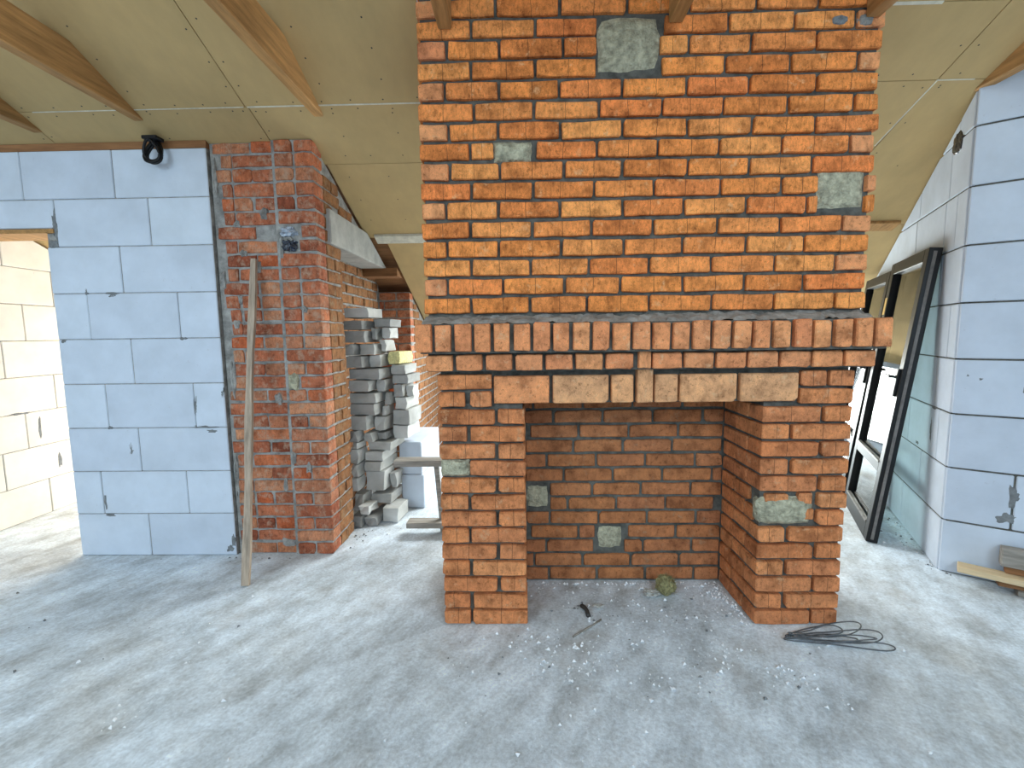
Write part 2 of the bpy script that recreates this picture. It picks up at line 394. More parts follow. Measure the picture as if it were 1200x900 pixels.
# ------------------------------------------------------------------ ceiling: sloping plasterboard, two falls
def ceiling():
    root = empty('ceiling'); root['kind'] = 'structure'
    T = .0125
    def panel(x0, x1, y0, y1, front=True):
        g = .0025
        z = (lambda y: SZ(y)) if front else (lambda y: SZ(-2.6) + SS*(y+2.6)*1.15)
        bm = bmesh.new(); c = Vector(((x0+x1)/2, (y0+y1)/2, z((y0+y1)/2)))
        A = [(x0+g, y0+g), (x1-g, y0+g), (x1-g, y1-g), (x0+g, y1-g)]
        lo = [bm.verts.new(Vector((x, y, z(y))) - c) for x, y in A]; hi = [bm.verts.new(Vector((x, y, z(y)+T)) - c) for x, y in A]
        bm.faces.new(lo[::-1]); bm.faces.new(hi)
        for i in range(4): bm.faces.new((lo[i], lo[(i+1) % 4], hi[(i+1) % 4], hi[i]))
        link('plasterboard_panel', bm_mesh('plasterboard_panel', bm), 'board', root, c)
    cols = [-3.75, -2.28, -1.06, -.05]
    for a, b in zip(cols, cols[1:]):
        for c, d in ((-2.6, -.72), (-.72, .515)): panel(a, b, c, d)
    panel(-3.75, -2.28, .515, .90); panel(-2.28, -1.045, .515, .90); panel(-1.045, -.05, .515, .9)
    panel(-.80, -.05, .9, 1.6); panel(-.665, -.05, 1.6, 3.95)
    panel(-3.75, -2.28, .9, 3.95); panel(-2.28, -1.03, .9, 3.95)
    panel(-.05, 1.845, -2.6, -.004)
    panel(-.05, .08, .645, 3.95); panel(1.58, 1.845, .645, 3.95); panel(.08, 1.58, .645, 1.85); panel(.08, 1.58, 2.95, 3.95)
    for a, b in ((1.845, 2.44), (2.44, 3.75)):
        panel(a, b, -2.6, .12); panel(a, b, .12, .462)
    panel(1.845, 2.44, .462, 1.55); panel(2.44, 3.75, .462, 1.55); panel(1.845, 3.75, 1.55, 3.95)
    for a, b in ((-3.75, -3.45), (-3.45, -1.6), (-1.6, .9), (.9, 2.5), (2.5, 3.75)):
        panel(a, b, -5.2, -4.95, False); panel(a, b, -3.75, -2.6, False)
        if a not in (-3.45, .9): panel(a, b, -4.95, -3.75, False)
    # pale filler left in some joints
    def strip(x0, y0, x1, y1, w=.008):
        bm = bmesh.new(); d = Vector((x1-x0, y1-y0, 0)).normalized(); s = Vector((-d.y, d.x, 0))*w/2
        P = [Vector((x0, y0, 0))-s, Vector((x1, y1, 0))-s, Vector((x1, y1, 0))+s, Vector((x0, y0, 0))+s]
        lo = [bm.verts.new((p.x, p.y, SZ(p.y)-.0015)) for p in P]; hi = [bm.verts.new((p.x, p.y, SZ(p.y)+.006)) for p in P]
        bm.faces.new(lo[::-1]); bm.faces.new(hi)
        for i in range(4): bm.faces.new((lo[i], lo[(i+1) % 4], hi[(i+1) % 4], hi[i]))
        link('joint_filler', bm_mesh('joint_filler', bm), 'board_edge', root)
    strip(-1.05, .515, -.08, .515, .007); strip(-2.2, .515, -1.07, .515, .004)
    strip(1.90, .122, 2.16, .122, .012); strip(2.44, .465, 2.43, .85, .007); strip(2.44, .462, 2.62, .462, .005)
    # screw heads in rows
    bm = bmesh.new()
    def screw(x, y):
        c = Vector((x, y, SZ(y)-.0006)); r = .0045
        u = Vector((1, 0, 0)); w = Vector((0, 1, -SS)).normalized()
        bm.faces.new([bm.verts.new(c + u*r*math.cos(k*math.pi/3) + w*r*math.sin(k*math.pi/3)) for k in range(6)][::-1])
    for x in [-3.2+.16*i for i in range(20)]:
        for y in (.49, .54, .84): screw(x+rnd.uniform(-.03, .03), y+rnd.uniform(-.006, .006))
    for y in [-1.0+.14*i for i in range(13)]:
        for x in (-1.09, -1.02, -2.31, -2.25, -.30, -.62, -1.6): screw(x+rnd.uniform(-.006, .006), y+rnd.uniform(-.03, .03))
    for y in [1.0, 1.2, 1.4]:
        for x in (-.7, -.45, -.2): screw(x, y)
    for x in [1.9, 2.1, 2.3, 2.5, 2.7]:
        for y in (.43, .49, 1.0): screw(x+rnd.uniform(-.03, .03), y)
    for y in [.1+.2*i for i in range(7)]: screw(2.40, y); screw(2.48, y)
    s = link('screw_heads', bm_mesh('screw_heads', bm), 'screw', root); s['kind'] = 'stuff'
    # black foil showing in the gap by the right gable
    return root
ceiling()
bm = bmesh.new()
def deck(x0, x1, y0, y1):
    lo = [bm.verts.new((x, y, SZ(y)+.06)) for x, y in ((x0, y0), (x1, y0), (x1, y1), (x0, y1))]; hi = [bm.verts.new(v.co + Vector((0, 0, .05))) for v in lo]
    bm.faces.new(lo[::-1]); bm.faces.new(hi)
    for i in range(4): bm.faces.new((lo[i], lo[(i+1) % 4], hi[(i+1) % 4], hi[i]))
for q in ((-3.8, -.07, -2.6, 4.1), (-.07, 1.87, -2.6, -.03), (1.87, 3.8, -2.6, 4.1), (-.07, 1.87, .67, 1.85), (-.07, .08, 1.85, 4.1), (1.58, 1.87, 1.85, 4.1), (.08, 1.58, 2.95, 4.1)): deck(*q)
o = link('ceiling_roof_deck', bm_mesh('ceiling_roof_deck', bm), 'wood_dark'); o['kind'] = 'structure'

def trim(n, pts, w, t, mat):
    """board on the slope running in x at depth y"""
    (x0, x1, y) = pts; bm = bmesh.new(); c = Vector(((x0+x1)/2, y, SZ(y)))
    P = []
    for x in (x0, x1):
        for yy in (y-w/2, y+w/2):
            for zz in (-t, -.001): P.append(bm.verts.new(Vector((x, yy, SZ(yy)+zz)) - c))
    for q in ((0, 1, 3, 2), (4, 6, 7, 5), (0, 4, 5, 1), (2, 3, 7, 6), (0, 2, 6, 4), (1, 5, 7, 3)): bm.faces.new([P[i] for i in q])
    o = link('trim_%d' % n, bm_mesh('trim', bm), mat, None, c); o['kind'] = 'structure'; return o
trim(1, (-.73, -.08, 1.60), .085, .018, 'board_edge')
trim(2, (1.87, 3.12, 1.55), .085, .02, 'wood')

# ------------------------------------------------------------------ block walls
def wall_frame(name, origin, ang):
    o = empty(name, origin, (0, 0, ang)); o['kind'] = 'structure'; return o
def block(parent, u0, u1, z0, z1, depth, mat='aac', g=.0022, top=None, name='block', seedj=.0015, clipn=None):
    """local: x along wall, y into wall"""
    j = rnd.uniform(-seedj, seedj)
    c = Vector(((u0+u1)/2, j, z0))
    bm = bmesh.new(); add_box(bm, (u0+g-c.x, 0, g), (u1-g-c.x, depth, z1-z0-g), .004)
    o = None
    if top is not None:   # clip by the roof plane, given in world
        m = parent.matrix_basis @ Matrix.Translation(c)
        mi = m.inverted(); no = (mi.to_3x3() @ SN).normalized(); co = mi @ Vector((0, SY0, SZ0-top))
        clip(bm, co, no)
        if not bm.faces: bm.free(); return None
    return link(name, bm_mesh(name, bm), mat, parent, c)
H = .2685
WL = wall_frame('wall_left', (-1.405, .70, 0), 0)      # local x = world x + 1.405
def lw(x): return x + 1.405
rowsL = [(-1.944,), (-2.217, -1.684), (-1.956,), (-2.134, -1.596), (-1.95,), (-2.186, -1.643), (-1.963,), (-2.88, -2.324, -1.77), (-3.04, -2.497, -1.958)]
for k, js in enumerate(rowsL):
    left = -2.39 if k < 7 else -3.40
    xs = [left] + list(js) + [-1.408]
    for a, b in zip(xs, xs[1:]): block(WL, lw(a), lw(b), 1.985 if k == 7 and b < -2.3 else k*H, (k+1)*H, .20)
# far side of the doorway, out of the frame
for k in range(7):
    block(WL, lw(-3.75), lw(-3.345), k*H, (k+1)*H, .20)
box_obj('mortar_core', (lw(-2.385), .006, .002), (lw(-1.409), .19, 9*H-.002), 'mortar_light', WL)
box_obj('mortar_core', (lw(-3.39), .006, 1.99), (lw(-2.385), .19, 9*H-.002), 'mortar_light', WL)
FL = (Vector((-1.405, .70, 0)), FX, FY)
for i, (x0, x1, z0, z1) in enumerate([(-2.36, -2.30, 1.885, 2.13), (-2.40, -2.30, 1.86, 1.93), (-2.20, -2.165, 1.585, 1.66), (-2.10, -1.96, 1.575, 1.63), (-1.66, -1.60, 1.325, 1.355), (-2.38, -2.33, 1.32, 1.345),
        (-1.61, -1.565, .83, 1.06), (-1.66, -1.42, .795, .825), (-1.55, -1.45, .765, .80), (-2.15, -2.10, .79, .825), (-2.035, -1.98, .545, .79), (-2.23, -2.13, .245, .275), (-2.215, -2.19, .27, .42), (-1.48, -1.41, .01, .075), (-1.44, -1.405, .03, .16), (-1.435, -1.405, .95, 1.07)]):
    blob('mortar_smear', WL, FL, lw(x0), lw(x1), z0, z1, 'smear', 100+i, .002, -.001, .35, rough=.5)
# lintel board over the doorway and the wall plate above the blocks
o = box_obj('trim_3', (-3.36, .692, 1.958), (-2.335, .89, 1.982), 'wood'); o['kind'] = 'structure'
bm = bmesh.new(); add_box(bm, (-1.0, 0, 0), (1.0, .20, .09)); 
clipc = Vector((0, SY0-.705, SZ0-.003-(9*H))); clip(bm, clipc, SN)
o = link('trim_4', bm_mesh('trim_4', bm), 'wood_dark', None, (-2.408, .705, 9*H)); o['kind'] = 'structure'

# wall of the side room seen through the doorway (faces +x)
WD = wall_frame('wall_side_room', (-3.33, .90, 0), math.radians(90))   # local x = world y, into = -x
HD = .268
for k in range(9):
    off = (.0, .30, .12, .42, .22, .05, .35, .15, .28)[k]
    u = -off; edges = [0]
    while u < 3.0:
        u += .545
        if .06 < u < 2.95: edges.append(u)
    edges.append(3.0)
    for a, b in zip(edges, edges[1:]): block(WD, a, b, k*HD, (k+1)*HD, .2, 'aac_cream_lit', top=.02)
bm = bmesh.new(); add_box(bm, (.002, .006, .002), (2.995, .19, 9*HD))
mi = WD.matrix_basis.inverted(); clip(bm, mi @ Vector((0, SY0, SZ0-.03)), (mi.to_3x3() @ SN).normalized())
link('mortar_core', bm_mesh('mortar_core', bm), 'mortar_light', WD)
FD = (Vector((-3.33, .90, 0)), FY, -FX)
for i, (u0, u1, z0, z1) in enumerate([(.62, .67, .28, .50), (.28, .50, .79, .82), (.50, .54, .55, .80)]):
    blob('mortar_smear', WD, FD, u0, u1, z0, z1, 'smear', 150+i, .002, -.001, .35, rough=.5)

# right gable corner: one face turned to the room, one running back along the passage
HR = .2945
cornerR = Vector((2.675, .50, 0))
uf = Vector((.813, -.581, 0)).normalized(); us = Vector((.431, .902, 0)).normalized()
WR = wall_frame('wall_right', cornerR, math.atan2(uf.y, uf.x))          # local y (into) = left of u
WRS = wall_frame('wall_right_passage', cornerR, math.atan2(us.y, us.x))   # into = right of u, so depth negative
cutsR = [(.62,), (.265, .80), (.53,), (.42, .95), (.262, .80), (.47,), (.56, 1.0), (.52,), (.62,)]
for k in range(9):
    e = [0] + list(cutsR[k]) + [1.25]
    for a, b in zip(e, e[1:]): block(WR, a, b, k*HR, (k+1)*HR, .16, 'aac', top=.01, g=.0045)
def sblock(u0, u1, z0, z1):
    g = .004; c = Vector(((u0+u1)/2, rnd.uniform(-.0015, .0015), z0)); bm = bmesh.new()
    add_box(bm, (u0+g-c.x, -.16, g), (u1-g-c.x, 0, z1-z0-g), .004)
    mi = (WRS.matrix_basis @ Matrix.Translation(c)).inverted(); clip(bm, mi @ Vector((0, SY0, SZ0-.012)), (mi.to_3x3() @ SN).normalized())
    if bm.faces: link('block', bm_mesh('block', bm), 'aac', WRS, c)
    else: bm.free()
cutsS = [(.20, .74, 1.28), (.42, .95, 1.5), (.16, .70, 1.25), (.28, .82, 1.36), (.12, .66, 1.2), (.3, .84, 1.4), (.15, .32, .85), (.28, .8), (.2, .7)]
for k in range(9):
    e = [.012] + list(cutsS[k]) + [2.2, 2.8, 3.4]
    for a, b in zip(e, e[1:]): sblock(a, b, k*HR, (k+1)*HR)
def core_clip(parent, a, b, mat):
    bm = bmesh.new(); add_box(bm, a, b)
    mi = parent.matrix_basis.inverted(); clip(bm, mi @ Vector((0, SY0, SZ0-.03)), (mi.to_3x3() @ SN).normalized())
    link('mortar_core', bm_mesh('mortar_core', bm), mat, parent)
core_clip(WR, (.02, .006, .002), (1.245, .15, 2.6), 'mortar')
core_clip(WRS, (.02, -.15, .002), (3.395, -.006, 2.6), 'mortar')
FR = (cornerR, uf, Vector((-uf.y, uf.x, 0))); FRS = (cornerR, us, Vector((us.y, -us.x, 0)))
for i, (u0, u1, z0, z1) in enumerate([(.235, .295, .36, .585), (.185, .305, .31, .40), (.235, .32, .89, 1.20), (.045, .065, 1.08, 1.105), (.09, .12, 1.06, 1.09)]):
    blob('mortar_smear', WR, FR, u0, u1, z0, z1, 'smear', 170+i, .002, -.001, .3, rough=.55)
for i, (u0, u1, z0, z1) in enumerate([(.25, .30, .62, .87), (.20, .30, .86, .90), (.45, .55, .60, .64)]):
    blob('mortar_smear', WRS, FRS, u0, u1, z0, z1, 'smear', 180+i, .002, -.001, .3, rough=.5)
# black membrane stuffed in the gap between slope and blocks
yb = cornerR + us*.16
blob('membrane_gap', WRS, FRS, .12, .30, 2.27, 2.42, 'foil', 190, .010, -.001, .2)

# ------------------------------------------------------------------ old brick wall with pillar, niche and concrete lintel
PB = .0795
WB = empty('wall_left_brick', (-1.405, .715, 0)); WB['kind'] = 'structure'
F1 = (Vector((-1.405, .722, 0)), FX, FY)          # left half, a touch recessed
F2 = (Vector((-1.405, .706, 0)), FX, FY)          # pillar half, proud
FS = (Vector((-.800, .706, 0)), FY, -FX)          # pillar side
rb = random.Random(11)
def wl(x0, y0, z0, x1, y1, z1, mat='mortar_light', bevel=0, name='mortar_core', top=None):
    c = Vector(((x0+x1)/2, (y0+y1)/2, z0)); bm = bmesh.new(); add_box(bm, Vector((x0, y0, z0))-c, Vector((x1, y1, z1))-c, bevel)
    if top is not None: clip(bm, Vector((0, SY0, SZ0-top)) - c, SN)
    if not bm.faces: bm.free(); return
    return link(name, bm_mesh(name, bm), mat, WB, c - Vector(WB.location))
wl(-1.403, .729, 0, -1.03, 1.05, 2.47, top=.004)
wl(-1.04, .714, 0, -.808, 1.05, 2.47, top=.004)
holesP = {}   # row -> holes of the patches, in u
patch2 = [(.375, .455, 1.005, 1.15)]
for k in range(31):
    z0 = .004 + k*PB; z1 = z0 + .0675; mid = (z0+z1)/2
    if z1 > SZ(.72) - .004: z1 = SZ(.72) - .004
    if z1 - z0 < .03: continue
    hol = [(a-.0, b) for a, b, c, d in patch2 if c < mid < d]
    # left half  u .02 .. .365
    l0 = .018 + rb.uniform(0, .02) + (.03 if 12 < k < 30 and rb.random() < .4 else 0)
    if k % 2: segs = [(l0, .118), (.132, .366)] if rb.random() < .7 else [(l0, .118), (.132, .24), (.254, .366)]
    else: segs = [(l0, .235), (.249, .366)] if rb.random() < .7 else [(l0, .118), (.132, .235), (.249, .366)]
    for a, b in segs:
        if rb.random() < .05: continue
        a += rb.uniform(-.008, .003); b += rb.uniform(-.003, .008)
        brick(WB, F1, a, b, z0+rb.uniform(-.003, .003), z1+rb.uniform(-.003, .002), 'brick_old', 'o' if b-a > .165 else 'q', .12, rb.uniform(-.005, .006), rb)
    zz = z0 - .012
    segs = [(.383, .604)] if k % 2 else [(.383, .486), (.499, .604)]
    if 16 < k < 22 or k > 25: segs = [(.383, .486), (.499, .604)]
    if k in (22,): segs = [(.383, .604)]
    if k in (23, 24): segs = [(.515, .604)] if k == 24 else [(.499, .604)]
    for a, b in segs:
        for c, d in cut((a, b), hol):
            brick(WB, F2, c, d, max(z0+rb.uniform(-.002, .002), 0), z1, 'brick_old', 'o' if d-c > .165 else 'q', .12, rb.uniform(-.002, .004), rb)
    # side of the pillar, from behind the corner brick (.12) back to the niche at y = 1.06
    ss = [(.125, .235), (.248, .35)] if k % 2 == 0 else [(.125, .35)]
    for a, b in ss:
        zt = min(z1, SZ(.706+b) - .004)
        if zt - z0 < .025: continue
        if 24 <= k <= 26 and a > .15: continue
        brick(WB, FS, a, b, z0, zt, 'brick_dusty_shaded', 'o' if b-a > .165 else 'q', .11, rb.uniform(-.003, .004), rb)
# concrete lintel over the niche and the brickwork above it
bm = bmesh.new(); add_box(bm, (-.10, -.95, 0), (.10, 1.30, .205), .006); clip(bm, Vector((0, SY0-1.80, SZ0-.004-1.905)), SN)
link('lintel', bm_mesh('lintel', bm), 'concrete', WB, Vector((-.875, 1.80, 1.905)) - Vector(WB.location))
for j, (z0) in enumerate((2.120, 2.195, 2.27)):
    y = .96 if j else 1.06
    y = .706 + .362
    while y < 2.0:
        L_ = rb.choice((.12, .24)); zt = min(z0+.062, SZ(y+L_*.9) - .008)
        if zt - z0 < .02: break
        brick(WB, FS, y-.706, y-.706+L_-.012, z0, zt, 'brick_dusty_shaded', 'o' if L_ > .2 else 'q', .11, 0, rb); y += L_
wl(-1.03, 1.05, 2.115, -.812, 1.58, 2.32, top=.012)
# niche back (faces +x), far jamb (faces the room), far wall face beyond
FN = (Vector((-.96, 1.06, 0)), FY, -FX); FJ = (Vector((-1.0, 2.35, 0)), FX, FY); FW = (Vector((-.66, 2.35, 0)), FY, -FX)
wl(-1.20, 1.05, 0, -.970, 2.40, 1.905); wl(-1.15, 2.358, 0, -.668, 3.95, 1.75, top=.02)
stf = []
for k in range(24):
    z0 = .004 + k*PB; z1 = z0+.063; u = .0 if k % 2 else -.12
    while u < 1.29:
        a, b = max(u, 0)+.004, min(u+.24, 1.29)-.004
        if b-a > .04:
            if z0 > 1.35 and a < .9: brick(WB, FN, a, b, z0, z1, 'brick_dusty_shaded', 'o' if b-a > .165 else 'q', .11, rb.uniform(-.003, .003), rb)
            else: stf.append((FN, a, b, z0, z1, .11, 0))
        u += .252
    if z1 < 1.80:
        for a, b in ([(.05, .20), (.213, .335)] if k % 2 else [(.05, .088), (.10, .335)]):
            if z0 > .5: brick(WB, FJ, a, b, z0, z1, 'brick_old', 'o' if b-a > .165 else 'q', .12, rb.uniform(-.003, .003), rb)
            else: stf.append((FJ, a, b, z0, z1, .12, 0))
    u = .125 if k % 2 else .125-.11
    while u < 1.55:
        a, b = max(u, .125)+.003, u+.24; zt = min(z1, SZ(2.35+b)-.02)
        if zt-z0 > .03:
            if u < .5 and z0 > .4: brick(WB, FW, a, b, z0, zt, 'brick_dusty_shaded', 'o', .11, rb.uniform(-.004, .004), rb)
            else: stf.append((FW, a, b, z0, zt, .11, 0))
        u += .252
stuff_bricks('niche_bricks', WB, stf, 'brick_dusty_shaded', rb)
wl(-1.20, 1.95, 1.84, -.67, 2.40, 1.92, 'wood_dark', name='niche_soffit', top=.03)
# grey mortar smeared over the old bricks
pos = [(.37, .46, 1.0, 1.155), (.20, .27, 1.69, 1.80), (.105, .165, 1.96, 2.03), (.0, .05, 1.6, 1.75), (.0, .045, 2.1, 2.40), (.28, .34, .92, 1.02), (.26, .33, 2.0, 2.1), (.02, .07, .95, 1.25), (.10, .15, 1.53, 1.60), (.0, .04, .3, .7), (.37, .41, .55, .68), (.30, .345, .38, .50), (.455, .50, .50, .60), (.38, .41, 1.75, 1.95), (.49, .53, 1.47, 1.53), (.06, .12, 1.38, 1.46), (.26, .37, .03, .11), (.40, .47, 1.86, 1.93), (.13, .19, 1.8, 1.86)]
for i, (a, b, c, d) in enumerate(pos):
    blob('mortar_smear', WB, F2 if a > .36 else F1, a, b, c, d, 'mortar_light' if i else 'patch', 200+i, .009, -.002, .4, rough=.4)

# ------------------------------------------------------------------ the brick fireplace
FP = empty('fireplace', (.90, .30, 0))
tag(FP, 'large orange brick fireplace with mantel shelf, open firebox and wide chimney breast', 'fireplace')
def part(name, a, b, mat='mortar', bevel=0):
    c = Vector(((a[0]+b[0])/2, (a[1]+b[1])/2, a[2])); bm = bmesh.new(); add_box(bm, Vector(a)-c, Vector(b)-c, bevel)
    return link(name, bm_mesh(name, bm), mat, FP, c - Vector(FP.location))
class Sub:
    pass
def sub_brick(par, *a, **k):
    """bricks of the fireplace: child of a part; matrices are built in world space"""
    o = brick(None, *a, **k); w = o.matrix_basis.copy(); o.parent = par
    o.matrix_basis = (Matrix.Translation(FP.location) @ par.matrix_basis).inverted() @ w
    return o
def adopt(o, par):
    w = o.matrix_basis.copy(); o.parent = par; o.matrix_basis = (Matrix.Translation(FP.location) @ par.matrix_basis).inverted() @ w; return o
rf = random.Random(23)
G0 = (Vector((0, 0, 0)), FX, FY)
IN = .026
PX1, PX2, PX3, PX4 = 0.0, .385, 1.422, 1.807
RP = .0784; RH = .0655; LZ = 1.034
extra = []
# piers
pierL = part('pier', (PX1+.012, IN, 0), (PX2-.012, .39, LZ), 'mortar')
pierR = part('pier', (PX3+.014, IN, 0), (PX4-.012, .39, LZ), 'mortar')
GS = (Vector((PX3, 0, 0)), FY, FX)               # left flank of the right pier (faces -x)
for k in range(13):
    z0 = .003 + RP*k; z1 = z0+RH
    lh = k in (0, 1) or (k > 2 and k % 2)          # header first on the left pier
    segs = [(0, .122), (.137, .385)] if lh else [(0, .249), (.263, .385)]
    if k == 9: segs = [(.137, .385)]
    for a, b in segs:
        sub_brick(pierL, G0, a+rf.uniform(-.003, .003), b+rf.uniform(-.003, .002), z0, z1, 'brick_pier', None, .12 if b-a > .165 else .25, rf.uniform(-.003, .003), rf)
    rh = k % 2 == 1
    segs = [(PX3, PX3+.12), (PX3+.137, PX4)] if rh else [(PX3, PX3+.25), (PX3+.264, PX4)]
    if k in (6, 7): segs = [(PX3+.262, PX4)]
    for i, (a, b) in enumerate(segs):
        sub_brick(pierR, G0, a+(0 if i == 0 and a == PX3 else rf.uniform(-.003, .003)), b+rf.uniform(-.012, .004)*(i == len(segs)-1), z0, z1, 'brick_pier', None, .12 if b-a > .165 else .25, rf.uniform(-.002, .003), rf, tilt=False)
    fl = [(.262, .39)] if rh else [(.132, .39)]
    if k in (6, 7): fl = [(.06, .14), (.155, .39)] if k == 6 else [(.10, .25), (.264, .39)]
    for a, b in fl:
        sub_brick(pierR, GS, a, b, z0, z1, 'brick_pier', None, .12, rf.uniform(-.002, .002), rf, tilt=False)
    # sides the photograph does not show: joined
    GL = (Vector((PX1, 0, 0)), FY, FX); GI = (Vector((PX2, 0, 0)), FY, -FX); GR = (Vector((PX4, 0, 0)), FY, -FX)
    for g, hh in ((GL, lh), (GI, not lh), (GR, not rh)):
        for a, b in ([(.262, .385), (.40, .63)] if hh else [(.132, .385), (.40, .50), (.515, .63)]):
            if g is GI and a > .39: continue
            extra.append((g, a, b, z0, z1, .10, 0))
adopt(blob('mortar_patch', None, G0, .000, .136, .702, .784, 'patch', 301, .000, -.010, .85, rough=.08), pierL)
adopt(blob('mortar_patch', None, G0, PX3-.006, PX3+.250, .468, .612, 'patch', 302, .008, -.012, .6, rough=.12), pierR)
adopt(blob('mortar_patch', None, GS, .01, .075, .47, .60, 'patch', 303, .003, -.008, .6), pierR)
for a, b, c, d in ((PX3+.03, PX3+.13, .575, .615), (PX3+.20, PX3+.245, .50, .545), (PX3+.175, PX3+.235, .57, .62)):
    sub_brick(pierR, G0, a, b, c, d, 'brick_pier', 'h', .06, -.004, rf)
# firebox back
GB = (Vector((0, .39, 0)), FX, FY)
fb = part('firebox_back', (PX2-.05, .40, 0), (PX3+.05, .64, LZ+.02), 'mortar')
fbh = [(.379, .512, .40, .545), (.760, .908, .172, .315)]
joff = [.13, .05, .115, .03, .135, .27-.04, .10, .23-.02, .12, 0, .03, .155, .05]
for k in range(13):
    z0 = .010 + .0785*k; z1 = z0 + .0645; mid = (z0+z1)/2
    hol = [(a, b) for a, b, c, d in fbh if c < mid < d]
    u = PX2 + joff[k] - .26
    while u < PX3:
        a, b = max(u, PX2+.003), min(u+.247, PX3-.003)
        if b-a > .03:
            for c, d in cut((a, b), hol): sub_brick(fb, GB, c, d, z0, min(z1, LZ-.002), 'brick_fire_shaded', None, .11, rf.uniform(-.003, .003), rf)
        u += .26
adopt(blob('mortar_patch', None, GB, .370, .524, .392, .556, 'patch', 304, .000, -.012, .6, rough=.1), fb)
adopt(blob('mortar_patch', None, GB, .748, .920, .166, .326, 'patch', 305, .000, -.012, .7, rough=.1), fb)
# lintel of pale brick standing on edge, and the two courses of the piers beside it
lin = part('lintel', (PX1+.012, IN, LZ), (PX4-.012, .64, 1.183), 'mortar')
lx = (.249, .491, .508, .75, .763, .857, .872, .94, .95, 1.049, 1.06, 1.303, 1.32, 1.567)
for i in range(0, len(lx), 2):
    up = .045 if i == 6 else 0
    sub_brick(lin, G0, lx[i], lx[i+1], LZ+.002, 1.158+up, 'brick_pink' if i == 0 else 'brick_pale', 'l' if lx[i+1]-lx[i] > .15 else 'k', .12, .006+(.006 if i == 6 else 0)+rf.uniform(0, .002), rf, tilt=False)
z0 = .003+RP*13
for a, b in ((0, .118), (.142, .237)): sub_brick(lin, G0, a, b, z0, z0+RH, 'brick_pier', None, .2, 0, rf)
sub_brick(lin, G0, 0, .238, z0+RP, z0+RP+RH, 'brick_pier', None, .12, 0, rf)
sub_brick(lin, G0, 1.58, PX4, z0, z0+RH, 'brick_pier', None, .12, 0, rf)
for a, b in ((1.58, 1.69), (1.705, PX4)): sub_brick(lin, G0, a, b, z0+RP, z0+RP+RH, 'brick_pier', None, .2, 0, rf)
# corbel course
GC = (Vector((0, -.06, 0)), FX, FY)
cor = part('corbel', (-.030, -.06+IN, 1.183), (1.845, .64, 1.264), 'mortar')
cx = [(-.036+.1275*i, -.036+.1275*i+.113) for i in range(7)] + [(.866, .916)] + [(.925+.1335*i, .925+.1335*i+.121) for i in range(7)]
for i, (a, b) in enumerate(cx):
    sub_brick(cor, GC, a, b, 1.188, 1.254 + (.012 if i == 7 else 0), 'brick_pink', 'h', .25, rf.uniform(-.003, .003)+(.004 if i == 7 else 0), rf)
# mantel shelf: bricks on edge
GM = (Vector((0, -.12, 0)), FX, FY)
man = part('mantel_shelf', (-.05, -.12+IN, 1.262), (1.86, .64, 1.385), 'mortar')
for i in range(24):
    a = -.066 + .0812*i
    sub_brick(man, GM, a, a+.0665+rf.uniform(-.002, .003), 1.270+rf.uniform(-.002, .002), 1.383+rf.uniform(-.004, .004), 'brick_pink', 't', .25, rf.uniform(-.004, .004), rf)
# lumpy mortar bed on the shelf under the breast
bm = bmesh.new(); nx, ny = 120, 5; V = []
for j in range(ny):
    row = []
    for i in range(nx+1):
        x = -.045 + 1.875*i/nx; y = -.085 + .11*j/(ny-1)
        z = 1.383 + .040*(j/(ny-1))**.8 + .015*noise.noise(Vector((x*22, y*30, 5))) + .006*noise.noise(Vector((x*60, y*60, 9)))
        row.append(bm.verts.new((x, y + .012*noise.noise(Vector((x*15, 2, 2))), z)))
    V.append(row)
for j in range(ny-1):
    for i in range(nx): bm.faces.new((V[j][i], V[j][i+1], V[j+1][i+1], V[j+1][i]))
adopt(link('mortar_bed', bm_mesh('mortar_bed', bm), 'mortar_light'), man)
# chimney breast
UX0, UX1 = -.044, 1.837
bre = part('chimney_breast', (UX0+.012, IN-.006, 1.385), (UX1-.012, .64, 2.98), 'mortar')
uh = [(.695, .945, 2.41, 2.615), (.268, .418, 2.07, 2.134), (1.615, 1.80, 1.855, 2.003)]
up_extra = []
for k in range(17):
    z0 = 1.432 + .0797*k; z1 = z0 + .0635 + rf.uniform(-.001, .002); mid = (z0+z1)/2
    hol = [(a, b) for a, b, c, d in uh if c < mid < d]
    if k % 2 == 0: js = [.150+.0028*k + .2585*i for i in range(7)]
    else: js = [.068, .290] + [.290+.2575*i for i in range(1, 7)]
    js = [j+rf.uniform(-.012, .012) for j in js if j < UX1-.07]
    e = [UX0+rf.uniform(-.003, .003)] + js + [UX1+rf.uniform(-.014, .006)]
    for i, (a, b) in enumerate(zip(e, e[1:])):
        a2 = a if i == 0 else a+.0065; b2 = b if i == len(e)-2 else b-.0065
        for c, d in cut((a2, b2), hol):
            edge = c < UX0+.02 and d-c < .16 or d > UX1-.03 and d-c < .18
            sub_brick(bre, G0, c, d, z0+rf.uniform(-.0015, .0015), z1, 'brick_pink' if edge and rf.random() < .7 else 'brick', None, .12 if d-c > .165 else .22, rf.uniform(-.004, .004), rf)
    for g in ((Vector((UX0, 0, 0)), FY, FX), (Vector((UX1, 0, 0)), FY, -FX)):
        for a, b in ([(.235, .36), (.375, .63)] if k % 2 else [(.135, .36), (.375, .49), (.505, .63)]): up_extra.append((g, a, b, z0, z1, .10, 0))
for i, (a, b, c, d) in enumerate(uh):
    adopt(blob('mortar_patch', None, G0, a-.010, b+.010, c-.012, d+.010, 'patch', 320+i, .000 if i < 2 else -.004, -.012, .92 if i else .7, rough=.08), bre)
